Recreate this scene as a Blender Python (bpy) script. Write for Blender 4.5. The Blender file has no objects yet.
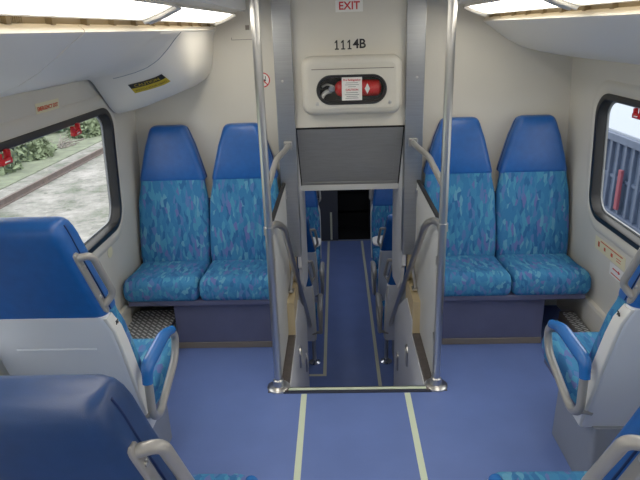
import bpy, bmesh, math, random
from mathutils import Vector, Matrix
random.seed(7)
S = bpy.context.scene
COL = S.collection
PI = math.pi

# ---------------------------------------------------------------- materials
def srgb(r, g, b):
    f = lambda c: (c/255/12.92) if c/255 <= .04045 else ((c/255+.055)/1.055)**2.4
    return (f(r), f(g), f(b), 1)

def mat(name, col, rough=.5, metal=0., spec=.5, var=0., vscale=6., bump=0., bscale=200., stretch=(1, 1, 1)):
    m = bpy.data.materials.new(name); m.use_nodes = True
    nt = m.node_tree; b = nt.nodes['Principled BSDF']
    b.inputs['Base Color'].default_value = col
    b.inputs['Roughness'].default_value = rough
    b.inputs['Metallic'].default_value = metal
    b.inputs['Specular IOR Level'].default_value = spec
    if var or bump:
        tc = nt.nodes.new('ShaderNodeTexCoord'); mp = nt.nodes.new('ShaderNodeMapping')
        mp.inputs['Scale'].default_value = stretch
        nt.links.new(tc.outputs['Object'], mp.inputs['Vector'])
    if var:
        n = nt.nodes.new('ShaderNodeTexNoise'); n.inputs['Scale'].default_value = vscale
        n.inputs['Detail'].default_value = 5
        nt.links.new(mp.outputs['Vector'], n.inputs['Vector'])
        r = nt.nodes.new('ShaderNodeValToRGB')
        r.color_ramp.elements[0].position = .3; r.color_ramp.elements[1].position = .7
        r.color_ramp.elements[0].color = tuple(c*(1-var) for c in col[:3]) + (1,)
        r.color_ramp.elements[1].color = tuple(min(1, c*(1+var)) for c in col[:3]) + (1,)
        nt.links.new(n.outputs['Fac'], r.inputs['Fac']); nt.links.new(r.outputs['Color'], b.inputs['Base Color'])
    if bump:
        n2 = nt.nodes.new('ShaderNodeTexNoise'); n2.inputs['Scale'].default_value = bscale
        nt.links.new(mp.outputs['Vector'], n2.inputs['Vector'])
        bp = nt.nodes.new('ShaderNodeBump'); bp.inputs['Strength'].default_value = bump; bp.inputs['Distance'].default_value = .002
        nt.links.new(n2.outputs['Fac'], bp.inputs['Height']); nt.links.new(bp.outputs['Normal'], b.inputs['Normal'])
    return m

def fabric(name, scale):
    m = bpy.data.materials.new(name); m.use_nodes = True
    nt = m.node_tree; b = nt.nodes['Principled BSDF']; b.inputs['Roughness'].default_value = .9
    b.inputs['Specular IOR Level'].default_value = .2
    tc = nt.nodes.new('ShaderNodeTexCoord'); mp = nt.nodes.new('ShaderNodeMapping')
    mp.inputs['Scale'].default_value = scale
    # wobble the strokes a little
    nz = nt.nodes.new('ShaderNodeTexNoise'); nz.inputs['Scale'].default_value = 14
    nt.links.new(tc.outputs['Object'], nz.inputs['Vector'])
    mx = nt.nodes.new('ShaderNodeVectorMath'); mx.operation = 'MULTIPLY_ADD'
    mx.inputs[1].default_value = (.03, .03, .03)
    nt.links.new(nz.outputs['Color'], mx.inputs[0]); nt.links.new(tc.outputs['Object'], mx.inputs[2])
    nt.links.new(mx.outputs[0], mp.inputs['Vector'])
    v = nt.nodes.new('ShaderNodeTexVoronoi'); v.inputs['Scale'].default_value = 1.0
    nt.links.new(mp.outputs['Vector'], v.inputs['Vector'])
    sp = nt.nodes.new('ShaderNodeSeparateColor'); nt.links.new(v.outputs['Color'], sp.inputs[0])
    r = nt.nodes.new('ShaderNodeValToRGB'); cr = r.color_ramp; cr.interpolation = 'CONSTANT'
    pal = [(0, (52, 116, 166)), (.30, (59, 126, 172)), (.52, (70, 140, 178)), (.66, (82, 116, 172)),
           (.76, (46, 102, 154)), (.88, (90, 150, 182)), (.95, (94, 108, 168))]
    cr.elements[0].position = 0; cr.elements[0].color = srgb(*pal[0][1])
    cr.elements[1].position = pal[1][0]; cr.elements[1].color = srgb(*pal[1][1])
    for p, c in pal[2:]:
        e = cr.elements.new(p); e.color = srgb(*c)
    nt.links.new(sp.outputs[0], r.inputs['Fac'])
    # soften with a base colour
    n3 = nt.nodes.new('ShaderNodeTexNoise'); n3.inputs['Scale'].default_value = 700
    nt.links.new(tc.outputs['Object'], n3.inputs['Vector'])
    hs = nt.nodes.new('ShaderNodeHueSaturation')
    ma = nt.nodes.new('ShaderNodeMapRange'); ma.inputs['To Min'].default_value = .75; ma.inputs['To Max'].default_value = 1.15
    nt.links.new(n3.outputs['Fac'], ma.inputs['Value']); nt.links.new(ma.outputs[0], hs.inputs['Value'])
    nt.links.new(r.outputs['Color'], hs.inputs['Color'])
    nt.links.new(hs.outputs['Color'], b.inputs['Base Color'])
    bp = nt.nodes.new('ShaderNodeBump'); bp.inputs['Strength'].default_value = .25; bp.inputs['Distance'].default_value = .001
    nt.links.new(n3.outputs['Fac'], bp.inputs['Height']); nt.links.new(bp.outputs['Normal'], b.inputs['Normal'])
    return m

def emit(name, col, st):
    m = bpy.data.materials.new(name); m.use_nodes = True; nt = m.node_tree
    nt.nodes.remove(nt.nodes['Principled BSDF'])
    e = nt.nodes.new('ShaderNodeEmission'); e.inputs['Color'].default_value = col; e.inputs['Strength'].default_value = st
    nt.links.new(e.outputs[0], nt.nodes['Material Output'].inputs['Surface'])
    return m

def glass(name, tint=(1, 1, 1, 1), gl=.05):
    m = bpy.data.materials.new(name); m.use_nodes = True; nt = m.node_tree
    nt.nodes.remove(nt.nodes['Principled BSDF'])
    t = nt.nodes.new('ShaderNodeBsdfTransparent'); t.inputs['Color'].default_value = tint
    g = nt.nodes.new('ShaderNodeBsdfGlossy'); g.inputs['Roughness'].default_value = .02
    mx = nt.nodes.new('ShaderNodeMixShader'); mx.inputs[0].default_value = gl
    nt.links.new(t.outputs[0], mx.inputs[1]); nt.links.new(g.outputs[0], mx.inputs[2])
    nt.links.new(mx.outputs[0], nt.nodes['Material Output'].inputs['Surface'])
    return m

def plate_mat():
    m = mat('diamond_plate', srgb(120, 122, 122), .4, .1)
    nt = m.node_tree; b = nt.nodes['Principled BSDF']
    tc = nt.nodes.new('ShaderNodeTexCoord'); mp = nt.nodes.new('ShaderNodeMapping')
    mp.inputs['Rotation'].default_value = (0, 0, PI/4); mp.inputs['Scale'].default_value = (22, 22, 22)
    nt.links.new(tc.outputs['Object'], mp.inputs['Vector'])
    ch = nt.nodes.new('ShaderNodeTexBrick'); ch.inputs['Scale'].default_value = 1
    ch.inputs['Color1'].default_value = (1, 1, 1, 1); ch.inputs['Color2'].default_value = (1, 1, 1, 1)
    ch.inputs['Mortar'].default_value = (0, 0, 0, 1); ch.inputs['Mortar Size'].default_value = .16
    ch.inputs['Brick Width'].default_value = 1.2; ch.inputs['Row Height'].default_value = .5
    nt.links.new(mp.outputs[0], ch.inputs['Vector'])
    bp = nt.nodes.new('ShaderNodeBump'); bp.inputs['Strength'].default_value = 1; bp.inputs['Distance'].default_value = .004
    nt.links.new(ch.outputs['Color'], bp.inputs['Height']); nt.links.new(bp.outputs[0], b.inputs['Normal'])
    mx = nt.nodes.new('ShaderNodeMix'); mx.data_type = 'RGBA'
    mx.inputs['A'].default_value = srgb(104, 106, 106); mx.inputs['B'].default_value = srgb(215, 217, 217)
    nt.links.new(ch.outputs['Color'], mx.inputs['Factor']); nt.links.new(mx.outputs['Result'], b.inputs['Base Color'])
    return m

def ground_mat():
    m = mat('gravel_ground', srgb(190, 186, 176), .95)
    nt = m.node_tree; b = nt.nodes['Principled BSDF']
    tc = nt.nodes.new('ShaderNodeTexCoord')
    n = nt.nodes.new('ShaderNodeTexNoise'); n.inputs['Scale'].default_value = 1.1; n.inputs['Detail'].default_value = 10; n.inputs['Roughness'].default_value = .75
    nt.links.new(tc.outputs['Object'], n.inputs['Vector'])
    r = nt.nodes.new('ShaderNodeValToRGB'); cr = r.color_ramp
    cr.elements[0].position = .36; cr.elements[0].color = srgb(72, 82, 66)
    cr.elements[1].position = .66; cr.elements[1].color = srgb(146, 144, 142)
    e = cr.elements.new(.5); e.color = srgb(116, 116, 112)
    nt.links.new(n.outputs['Fac'], r.inputs['Fac'])
    v = nt.nodes.new('ShaderNodeTexVoronoi'); v.inputs['Scale'].default_value = 7
    nt.links.new(tc.outputs['Object'], v.inputs['Vector'])
    mx = nt.nodes.new('ShaderNodeMix'); mx.data_type = 'RGBA'; mx.blend_type = 'MULTIPLY'; mx.inputs['Factor'].default_value = .45
    nt.links.new(r.outputs['Color'], mx.inputs['A'])
    hs = nt.nodes.new('ShaderNodeHueSaturation'); hs.inputs['Saturation'].default_value = 0; hs.inputs['Value'].default_value = 1.3
    nt.links.new(v.outputs['Color'], hs.inputs['Color']); nt.links.new(hs.outputs[0], mx.inputs['B'])
    nt.links.new(mx.outputs['Result'], b.inputs['Base Color'])
    return m

M = {}
M['cream'] = mat('cream_wall', srgb(212, 207, 194), .5, var=.025, vscale=3)
M['white'] = mat('white_panel', srgb(208, 208, 205), .42, var=.02, vscale=3)
M['ceil'] = mat('ceiling_white', srgb(232, 231, 228), .6)
M['soffit'] = mat('soffit_white', srgb(246, 240, 228), .38)
M['shell'] = mat('seat_shell_white', srgb(216, 220, 228), .4)
M['shellside'] = mat('seat_shell_edge', srgb(222, 222, 218), .4)
M['vinyl'] = mat('blue_vinyl', srgb(20, 84, 160), .38, var=.08, vscale=30, bump=.15, bscale=500)
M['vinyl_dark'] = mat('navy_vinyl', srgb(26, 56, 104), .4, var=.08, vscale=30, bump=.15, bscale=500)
M['seam'] = mat('vinyl_seam', srgb(8, 34, 86), .5)
M['fab_v'] = fabric('patterned_fabric_upright', (60, 36, 18))
M['fab_h'] = fabric('patterned_fabric_cushion', (60, 20, 34))
M['armblue'] = mat('blue_arm_pad', srgb(34, 100, 176), .25)
M['greytube'] = mat('grey_painted_tube', srgb(156, 154, 150), .32, .25)
M['ped'] = mat('seat_pedestal_grey', srgb(128, 134, 146), .5)
M['dark'] = mat('dark_gap', srgb(16, 16, 18), .7)
M['kick'] = mat('kick_panel_purple', srgb(88, 92, 122), .45, var=.08, vscale=5)
M['floor'] = mat('blue_rubber_floor', srgb(98, 120, 182), .40, var=.06, vscale=4, bump=.12, bscale=350)
M['tape'] = mat('pale_glow_tape', srgb(216, 226, 196), .55)
M['tape2'] = mat('lower_glow_tape', srgb(206, 206, 180), .55)
M['steel'] = mat('polished_steel', srgb(204, 202, 198), .28, 1)
M['brushed'] = mat('brushed_steel', srgb(164, 166, 168), .32, .95, var=.07, vscale=8, stretch=(1, 1, 30))
M['slant'] = mat('grey_metal_sheet', srgb(152, 152, 150), .42, .25, var=.06, vscale=10, stretch=(1, 8, 8))
M['nosing'] = mat('dark_nosing', srgb(40, 44, 62), .5)
M['curb'] = mat('brown_curb', srgb(92, 84, 80), .55, var=.15, vscale=30)
M['beige'] = mat('beige_plinth', srgb(206, 186, 146), .55, var=.03)
M['tanstrip'] = mat('tan_strip', srgb(120, 112, 104), .55)
M['partition'] = mat('partition_grey', srgb(206, 206, 202), .4)
M['skirt'] = mat('stair_side_grey', srgb(224, 225, 228), .42)
M['rubber'] = mat('black_rubber', srgb(20, 20, 22), .45)
M['gasket'] = mat('grey_gasket', srgb(130, 134, 138), .4)
M['glass'] = glass('window_glass', (.93, .96, .97, 1), .04)
M['clear'] = glass('clear_plastic', (.95, .95, .95, 1), .05)
M['red'] = mat('red_plastic', srgb(196, 24, 34), .35)
M['redcan'] = mat('extinguisher_red', srgb(206, 22, 26), .25)
M['blacktxt'] = mat('black_ink', srgb(26, 26, 28), .6)
M['redtxt'] = mat('red_ink', srgb(200, 36, 40), .6)
M['orangetxt'] = mat('orange_ink', srgb(206, 84, 44), .6)
M['label'] = mat('white_label', srgb(236, 234, 228), .5)
M['cream_label'] = mat('cream_label', srgb(230, 222, 184), .5)
M['yellow'] = mat('caution_yellow', srgb(206, 178, 28), .5)
M['light'] = emit('light_diffuser', (1, .95, .84, 1), 9)
M['lowfill'] = emit('lower_fill_glow', (.92, .95, 1, 1), 2.2)  # glow of the added fill panels over the lower floor
M['lightframe'] = mat('light_frame', srgb(222, 216, 204), .4)
M['slot'] = mat('slot_tan', srgb(128, 114, 88), .6)
M['plate'] = plate_mat()
M['chrome'] = mat('chrome', srgb(210, 210, 210), .12, 1)
M['door_dark'] = mat('dark_grey_door', srgb(66, 68, 74), .5)
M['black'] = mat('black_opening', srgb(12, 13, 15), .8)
M['lowwall'] = mat('lower_wall_grey', srgb(150, 152, 158), .6)
M['ground'] = ground_mat()
M['rust'] = mat('rusty_rail', srgb(92, 80, 76), .6, .3, var=.2, vscale=8)
M['sleeper'] = mat('weathered_sleeper', srgb(128, 120, 110), .9, var=.2, vscale=6)
M['leaf1'] = mat('leaf_green', srgb(84, 106, 80), .8, var=.35, vscale=2)
M['leaf2'] = mat('leaf_olive', srgb(108, 122, 94), .8, var=.35, vscale=2)
M['wood'] = mat('dry_branch', srgb(116, 110, 104), .8, var=.2, vscale=4)
M['wagon'] = mat('blue_grey_wagon', srgb(66, 80, 106), .6, var=.15, vscale=3)
M['wagonroof'] = mat('pale_wagon_roof', srgb(130, 140, 156), .6)
M['faded_red'] = mat('faded_red', srgb(116, 50, 66), .7)
M['grass'] = mat('rough_grass', srgb(104, 112, 94), .95, var=.35, vscale=2.5)
M['brownearth'] = mat('brown_earth', srgb(110, 88, 80), .9, var=.2, vscale=.5)

# ---------------------------------------------------------------- mesh helpers
def rr(hx, hy, r, n=5):
    r = min(r, hx*.999, hy*.999); out = []
    for cx, cy, a0 in ((hx-r, hy-r, 0), (-hx+r, hy-r, PI/2), (-hx+r, -hy+r, PI), (hx-r, -hy+r, 1.5*PI)):
        for i in range(n+1):
            a = a0 + PI/2*i/n
            out.append((cx + r*math.cos(a), cy + r*math.sin(a)))
    return out

def add_loft(bm, rings, cap=True):
    vs = [[bm.verts.new(p) for p in ring] for ring in rings]
    n = len(vs[0])
    for a, b in zip(vs, vs[1:]):
        for i in range(n):
            bm.faces.new((a[i], a[(i+1) % n], b[(i+1) % n], b[i]))
    if cap:
        bm.faces.new(list(reversed(vs[0]))); bm.faces.new(vs[-1])

def add_box(bm, x0, x1, y0, y1, z0, z1, bev=0., seg=2):
    b2 = bmesh.new()
    bmesh.ops.create_cube(b2, size=1)
    for v in b2.verts:
        v.co = ((x0+x1)/2 + v.co.x*(x1-x0), (y0+y1)/2 + v.co.y*(y1-y0), (z0+z1)/2 + v.co.z*(z1-z0))
    if bev:
        bmesh.ops.bevel(b2, geom=b2.edges[:], offset=bev, segments=seg, profile=.5, affect='EDGES')
    merge(bm, b2)

def merge(bm, b2, mtx=None):
    me = bpy.data.meshes.new('tmp'); b2.to_mesh(me); b2.free()
    if mtx: me.transform(mtx)
    bm.from_mesh(me); bpy.data.meshes.remove(me)

def fillet(pts, r, closed=False, n=7):
    pts = [Vector(p) for p in pts]; out = []; N = len(pts)
    for i, p in enumerate(pts):
        if not closed and i in (0, N-1):
            out.append(p); continue
        a = pts[i-1]-p; b = pts[(i+1) % N]-p
        d = min(r, a.length*.49, b.length*.49)
        p0 = p + a.normalized()*d; p1 = p + b.normalized()*d
        for k in range(n+1):
            t = k/n
            out.append(p0*(1-t)**2 + p*2*t*(1-t) + p1*t*t)
    return out

def add_tube(bm, pts, r, closed=False, seg=14, fr=0., rads=None):
    if fr: pts = fillet(pts, fr, closed)
    pts = [Vector(p) for p in pts]; N = len(pts)
    tang = []
    for i in range(N):
        if closed: t = pts[(i+1) % N]-pts[i-1]
        else: t = pts[min(i+1, N-1)]-pts[max(i-1, 0)]
        tang.append(t.normalized())
    ref = Vector((0, 0, 1)) if abs(tang[0].z) < .9 else Vector((1, 0, 0))
    u = tang[0].cross(ref).normalized(); rings = []
    for i in range(N):
        t = tang[i]; u = (u - t*u.dot(t)).normalized(); w = t.cross(u)
        rad = rads[i] if rads else r
        rings.append([pts[i] + (u*math.cos(2*PI*k/seg) + w*math.sin(2*PI*k/seg))*rad for k in range(seg)])
    if closed:
        add_loft(bm, rings+[rings[0]], cap=False)
        bmesh.ops.remove_doubles(bm, verts=bm.verts[:], dist=1e-6)
    else:
        add_loft(bm, rings)

def add_lathe(bm, prof, axis_o, axis=(0, 0, 1), seg=28):
    """prof: list of (radius, height)"""
    q = Vector((0, 0, 1)).rotation_difference(Vector(axis)); o = Vector(axis_o)
    rings = [[o + q @ Vector((max(r, 1e-4)*math.cos(2*PI*k/seg), max(r, 1e-4)*math.sin(2*PI*k/seg), h)) for k in range(seg)] for r, h in prof]
    add_loft(bm, rings)

def add_prism(bm, poly, axis, a, b):
    """poly: 2D points on the plane normal to axis ('x': (y,z), 'y': (x,z), 'z': (x,y))"""
    def P(p, v):
        return {'x': (v, p[0], p[1]), 'y': (p[0], v, p[1]), 'z': (p[0], p[1], v)}[axis]
    add_loft(bm, [[P(p, a) for p in poly], [P(p, b) for p in poly]])

def obj(name, bm, m, parent=None, smooth=None):
    bmesh.ops.recalc_face_normals(bm, faces=bm.faces[:])
    me = bpy.data.meshes.new(name); bm.to_mesh(me); bm.free()
    if smooth is not None:
        for p in me.polygons: p.use_smooth = True
        me.set_sharp_from_angle(angle=math.radians(smooth))
    me.materials.append(m)
    o = bpy.data.objects.new(name, me); COL.objects.link(o)
    if parent: o.parent = parent
    return o

def tag(o, label, cat, group=None):
    o['label'] = label; o['category'] = cat
    if group: o['group'] = group
    return o

def thing(name, label, cat, loc=(0, 0, 0), rz=0, group=None):
    o = bpy.data.objects.new(name, None); COL.objects.link(o)
    o.empty_display_size = .1
    o.location = loc; o.rotation_euler = (0, 0, rz)
    return tag(o, label, cat, group)

def struct(name, bm, m, parent=None, smooth=None):
    o = obj(name, bm, m, parent, smooth)
    if not parent: o['kind'] = 'structure'
    return o

def dup(root, loc, rz, label):
    r = root.copy(); COL.objects.link(r); r.location = loc; r.rotation_euler = (0, 0, rz); r['label'] = label
    for ch in list(root.children):
        c = ch.copy(); COL.objects.link(c); c.parent = r
        for g in list(ch.children):
            d = g.copy(); COL.objects.link(d); d.parent = c
    return r

def text_bm(body, size, mtx, bold=0., depth=.0006):
    cu = bpy.data.curves.new('txt', 'FONT'); cu.body = body; cu.size = size
    cu.align_x = 'CENTER'; cu.align_y = 'CENTER'; cu.extrude = depth; cu.offset = bold
    cu.resolution_u = 3
    o = bpy.data.objects.new('txt', cu); COL.objects.link(o)
    bpy.context.view_layer.update()
    me = bpy.data.meshes.new_from_object(o.evaluated_get(bpy.context.evaluated_depsgraph_get()))
    bpy.data.objects.remove(o); bpy.data.curves.remove(cu)
    me.transform(mtx)
    bm = bmesh.new(); bm.from_mesh(me); bpy.data.meshes.remove(me)
    return bm

def frame_back(x, y, z):      # text plane facing -Y (towards the viewer's end of the car)
    return Matrix.Translation((x, y, z)) @ Matrix(((1, 0, 0, 0), (0, 0, -1, 0), (0, 1, 0, 0), (0, 0, 0, 1)))

def wx(z):                    # side wall inner face: |X| at height z
    return 1.4135 - .05*z
def frame_wall(s, y, z, off=.002):   # plane lying on the left (s=-1) / right (s=1) side wall, facing inside
    n = Vector((-s, 0, -.05)).normalized()
    xa = Vector((0, -s*1.0, 0)); ya = n.cross(xa).normalized()
    if ya.z < 0: ya = -ya; xa = -xa
    o = Vector((s*wx(z), y, z)) + n*off
    return Matrix(((xa.x, ya.x, n.x, o.x), (xa.y, ya.y, n.y, o.y), (xa.z, ya.z, n.z, o.z), (0, 0, 0, 1)))

def quad_bm(w, h, mtx, t=.001):
    bm = bmesh.new(); b2 = bmesh.new()
    bmesh.ops.create_cube(b2, size=1)
    for v in b2.verts: v.co = (v.co.x*w, v.co.y*h, v.co.z*t)
    merge(bm, b2, mtx); return bm

def ring_plate(bm, outer, inner, fn):
    """flat face between two closed loops (with a hole), points mapped by fn"""
    b2 = bmesh.new(); es = []
    for loop in (outer, inner):
        vs = [b2.verts.new((p[0], p[1], 0)) for p in loop]
        for i in range(len(vs)): es.append(b2.edges.new((vs[i], vs[(i+1) % len(vs)])))
    bmesh.ops.triangle_fill(b2, use_beauty=True, use_dissolve=False, edges=es)
    for v in b2.verts: v.co = fn(v.co.x, v.co.y)
    merge(bm, b2)

# ---------------------------------------------------------------- the shell of the car
YB, YR = 3.65, -2.6
WINS = [(1.50, 3.25, .79, 1.487), (-.75, 1.02, .79, 1.487)]

bm = bmesh.new()
poly = [(-1.46, YR), (1.46, YR), (1.46, YB), (.375, YB), (.375, 2.695), (-.375, 2.695), (-.375, YB), (-1.46, YB)]
add_prism(bm, poly, 'z', -.06, 0)
struct('floor', bm, M['floor'])

for s, nm in ((-1, 'left'), (1, 'right')):
    bm = bmesh.new(); b2 = bmesh.new(); es = []
    loops = [[(YR, 0), (YB, 0), (YB, 2.1), (YR, 2.1)]]
    for y0, y1, z0, z1 in WINS:
        cy, cz = (y0+y1)/2, (z0+z1)/2
        loops.append([(cy+p[0], cz+p[1]) for p in rr((y1-y0)/2-.004, (z1-z0)/2-.004, .13, 8)])
    for lp in loops:
        vs = [b2.verts.new((p[0], p[1], 0)) for p in lp]
        for i in range(len(vs)): es.append(b2.edges.new((vs[i], vs[(i+1) % len(vs)])))
    bmesh.ops.triangle_fill(b2, use_beauty=True, edges=es)
    for v in b2.verts: v.co = (s*wx(v.co.y), v.co.x, v.co.y)
    merge(bm, b2)
    struct('wall_'+nm, bm, M['cream'])

# end wall, left and right of the stairwell
for s, nm in ((-1, 'left'), (1, 'right')):
    bm = bmesh.new()
    add_box(bm, min(s*.38, s*1.47), max(s*.38, s*1.47), YB, YB+.05, -.02, 2.1)
    struct('wall_back_'+nm, bm, M['cream'])
bm = bmesh.new(); add_box(bm, -1.47, 1.47, YR-.05, YR, 0, 2.1); struct('wall_rear', bm, M['cream'])
bm = bmesh.new(); add_box(bm, -.34, .34, 3.60, 3.68, 1.275, 2.06, .004); struct('wall_bulkhead', bm, M['cream'])
bm = bmesh.new(); add_box(bm, -1.47, 1.47, YR, YB+.1, 2.035, 2.08); struct('ceiling', bm, M['ceil'])

# baseboard ledges along the side walls
for s, nm in ((-1, 'left'), (1, 'right')):
    bm = bmesh.new()
    prof = [(s*1.385, 0), (s*1.370, .285), (s*1.376, .30), (s*1.41, .305), (s*1.45, 0)]
    add_prism(bm, prof, 'y', YR+.01, 3.17)
    struct('baseboard_'+nm, bm, M['cream'])

# windows
def window(n, s, y0, y1, z0, z1):
    cy, cz, hy, hz = (y0+y1)/2, (z0+z1)/2, (y1-y0)/2, (z1-z0)/2
    def on(off):
        return lambda a, b: (s*(wx(b)+off), a, b)
    def loop(d, off, r):
        f = on(off); return [f(cy+p[0], cz+p[1]) for p in rr(hy-d, hz-d, r, 8)]
    bm = bmesh.new()
    rings = [loop(0, .0, .13), loop(.002, -.010, .13), (loop(.006, -.013, .127)), loop(.030, -.011, .105), loop(.034, -.004, .10), loop(.040, .05, .096)]
    add_loft(bm, rings, cap=False)
    fr = obj('window_%d' % n, bm, M['rubber'], None, 50); fr['kind'] = 'structure'
    # moulded wall surround
    bm = bmesh.new()
    add_loft(bm, [loop(-.065, -.0005, .18), loop(-.055, -.007, .175), loop(-.03, -.009, .16), loop(-.012, -.006, .145), loop(.001, -.001, .13)], cap=False)
    obj('surround', bm, M['cream'], fr, 60)
    bm = bmesh.new()
    add_loft(bm, [loop(.038, .036, .096), loop(.048, .037, .088), loop(.049, .045, .087)], cap=False)
    obj('gasket', bm, M['gasket'], fr, 60)
    bm = bmesh.new()
    f = on(.046); bm.faces.new([bm.verts.new(f(cy+p[0], cz+p[1])) for p in rr(hy-.038, hz-.038, .09, 8)])
    obj('pane', bm, M['glass'], fr)
    return fr
k = 1
for s in (-1, 1):
    for w in WINS:
        window(k, s, *w); k += 1

# soffits (curved duct covers under the ceiling)
SOF = [(.824, 1.884), (.806, 1.881), (.791, 1.869), (.788, 1.861), (.800, 1.852), (.835, 1.830), (.885, 1.793), (.945, 1.753), (1.01, 1.719), (1.08, 1.696), (1.16, 1.678), (1.24, 1.662), (1.315, 1.648), (1.345, 1.70), (1.35, 1.9)]
def soffit(s, y0, y1):
    bm = bmesh.new()
    add_loft(bm, [[(s*x, y, z) for x, z in SOF] for y in (y0, y1)], cap=True)
    return bm
o = struct('trim_1', soffit(-1, YR, 1.722), M['soffit'], None, 40)
o = struct('trim_2', soffit(-1, 1.730, YB-.001), M['soffit'], None, 40)
o = struct('trim_3', soffit(1, YR, YB-.001), M['soffit'], None, 40)

# equipment cover, left, at the end wall
BOX = [(.789, 1.878), (.795, 1.86), (.806, 1.835), (.812, 1.79), (.818, 1.73), (.825, 1.68), (.84, 1.630), (.875, 1.585), (.94, 1.547), (1.03, 1.513), (1.13, 1.478), (1.22, 1.452), (1.325, 1.430)]
def resample(pr, n):
    L = [0]
    for a, b in zip(pr, pr[1:]): L.append(L[-1]+math.dist(a, b))
    out = []
    for i in range(n):
        d = L[-1]*i/(n-1); j = 0
        while j < len(L)-2 and L[j+1] < d: j += 1
        t = (d-L[j])/(L[j+1]-L[j]); out.append((pr[j][0]+(pr[j+1][0]-pr[j][0])*t, pr[j][1]+(pr[j+1][1]-pr[j][1])*t))
    return out
NB = 40
SA = resample(SOF[2:13], NB); SB = resample(BOX, NB)
def cover_pt(y, i):
    t = i/(NB-1)
    ys = 2.78 + .18*t            # the cover starts further on near the window
    ye = 3.06 + .28*t
    u = min(1, max(0, (y-ys)/(ye-ys))); u = u*u*(3-2*u)
    u = u**(.75)
    a, b = SA[i], SB[i]
    return Vector((-(a[0]+(b[0]-a[0])*u), y, a[1]+(b[1]-a[1])*u - .0015))
bm = bmesh.new()
ys = [2.5+(YB-.004-2.5)*i/34 for i in range(35)]
g = [[bm.verts.new(cover_pt(y, i)) for i in range(NB)] for y in ys]
for a, b in zip(g, g[1:]):
    for i in range(NB-1): bm.faces.new((a[i], a[i+1], b[i+1], b[i]))
cover = obj('equipment_cover', bm, M['soffit'], None, 60)
bm = bmesh.new(); add_tube(bm, [cover_pt(2.80+.18*i/(NB-1)+.03, i) for i in range(1, 32)], .0022, seg=6); obj('seam', bm, M['lowwall'], cover, 60)
tag(cover, 'bulging white moulded cover in the corner above the left back seats, with caution sticker', 'cover')

# ceiling lights
def ceiling_light(s, y0, y1, label, end_round):
    t = thing('ceiling_light', label, 'light', (s*.70, (y0+y1)/2, 1.92), 0, 'ceiling light panels')
    cy = (y0+y1)/2
    LI, LO = (.640, 1.947), (.748, 1.903)
    def P(u, y, d=0):
        x = LI[0]+(LO[0]-LI[0])*u; z = LI[1]+(LO[1]-LI[1])*u
        return (s*(x - .39*d) - s*.70, y-cy, z - .92*d - 1.92)
    # diffuser
    bm = bmesh.new(); L = (y1-y0)/2 - .042
    rings = []
    for d, sc in ((-.004, 1), (.002, .99), (.004, .96)):
        rings.append([P(.5+p[0]*sc, y+0, d) for p, y in [((q[0], q[1]), cy+q[1]*(1 if sc == 1 else 1-.02*(1-sc))) for q in rr2(.5, L)]])
    add_loft(bm, rings)
    obj('diffuser', bm, M['light'], t, 40)
    bm = bmesh.new()
    add_loft(bm, [[P(-.05, y, 0), P(-.05, y, .01), P(-.02, y, .012), P(-.0, y, -.002), P(-.05, y, -.02), P(-.3, y, -.02), P(-.3, y, .0)] for y in (y0, y1)])
    add_loft(bm, [[P(1.01, y, -.01), P(1.0, y, .006), P(1.03, y, .008), P(1.06, y, .002), P(1.06, y, -.012)] for y in (y0, y1)])
    for ya, yb in ((y0, y0+.05), (y1-.05, y1)):
        add_loft(bm, [[P(u, y, d) for u, d in ((-.05, -.01), (-.05, .010), (.5, .010), (1.05, .007), (1.05, -.012))] for y in (ya, yb)])
        ym = (ya+yb)/2
        add_tube(bm, [P(-.04, ym, .006), P(.5, ym, .008), P(1.04, ym, .004)], .017, seg=12)
    obj('light_frame', bm, M['lightframe'], t, 40)
    return t
def rr2(hu, hy):
    # rounded rectangle in (u, y) with a long soft corner along the car
    out = []; ru, ry = .3, .10
    for cx, cyy, a0 in ((hu-ru, hy-ry, 0), (-hu+ru, hy-ry, PI/2), (-hu+ru, -hy+ry, PI), (hu-ru, -hy+ry, 1.5*PI)):
        for i in range(7):
            a = a0+PI/2*i/6
            out.append((cx+ru*math.cos(a), cyy+ry*math.sin(a)))
    return out
for s, nm in ((-1, 'left'), (1, 'right')):
    side = 'above the left side window' if s < 0 else 'above the right side window'
    ceiling_light(s, 2.185, 3.45, 'glowing ceiling light panel nearest the end wall, %s' % side, True)
    ceiling_light(s, .02, 2.18, 'long glowing ceiling light panel further from the end wall, %s' % side, True)
    ceiling_light(s, -2.3, -.02, 'glowing ceiling light panel at the rear of the car, %s' % side, True)
    # cove recess strip + drop face
    bm = bmesh.new()
    add_prism(bm, [(s*.60, 2.04), (s*.60, 1.965), (s*.62, 1.957), (s*.63, 1.97), (s*.63, 2.04)], 'y', YR, YB)
    struct('trim_%d' % (4 if s < 0 else 5), bm, M['ceil'])
    bm = bmesh.new()
    add_prism(bm, [(s*.63, 1.99), (s*.76, 1.955), (s*.818, 1.94), (s*.818, 1.880), (s*.835, 1.880), (s*.83, 1.95), (s*.63, 2.0)], 'y', YR, YB)
    for i in range(28):
        y = -2.4 + i*.22
        add_box(bm, min(s*.80, s*.826), max(s*.80, s*.822), y, y+.02, 1.880, 1.935)
    struct('trim_%d' % (6 if s < 0 else 7), bm, M['slot'])
bm = bmesh.new()
for i in range(40):
    y = 1.05 + i*.0095
    add_box(bm, -.824, -.806, y, y+.005, 1.884, 1.925)
tag(obj('vent_grille', bm, M['slot']), 'fine slotted vent grille in the slot under the left long ceiling light', 'vent')

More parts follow.
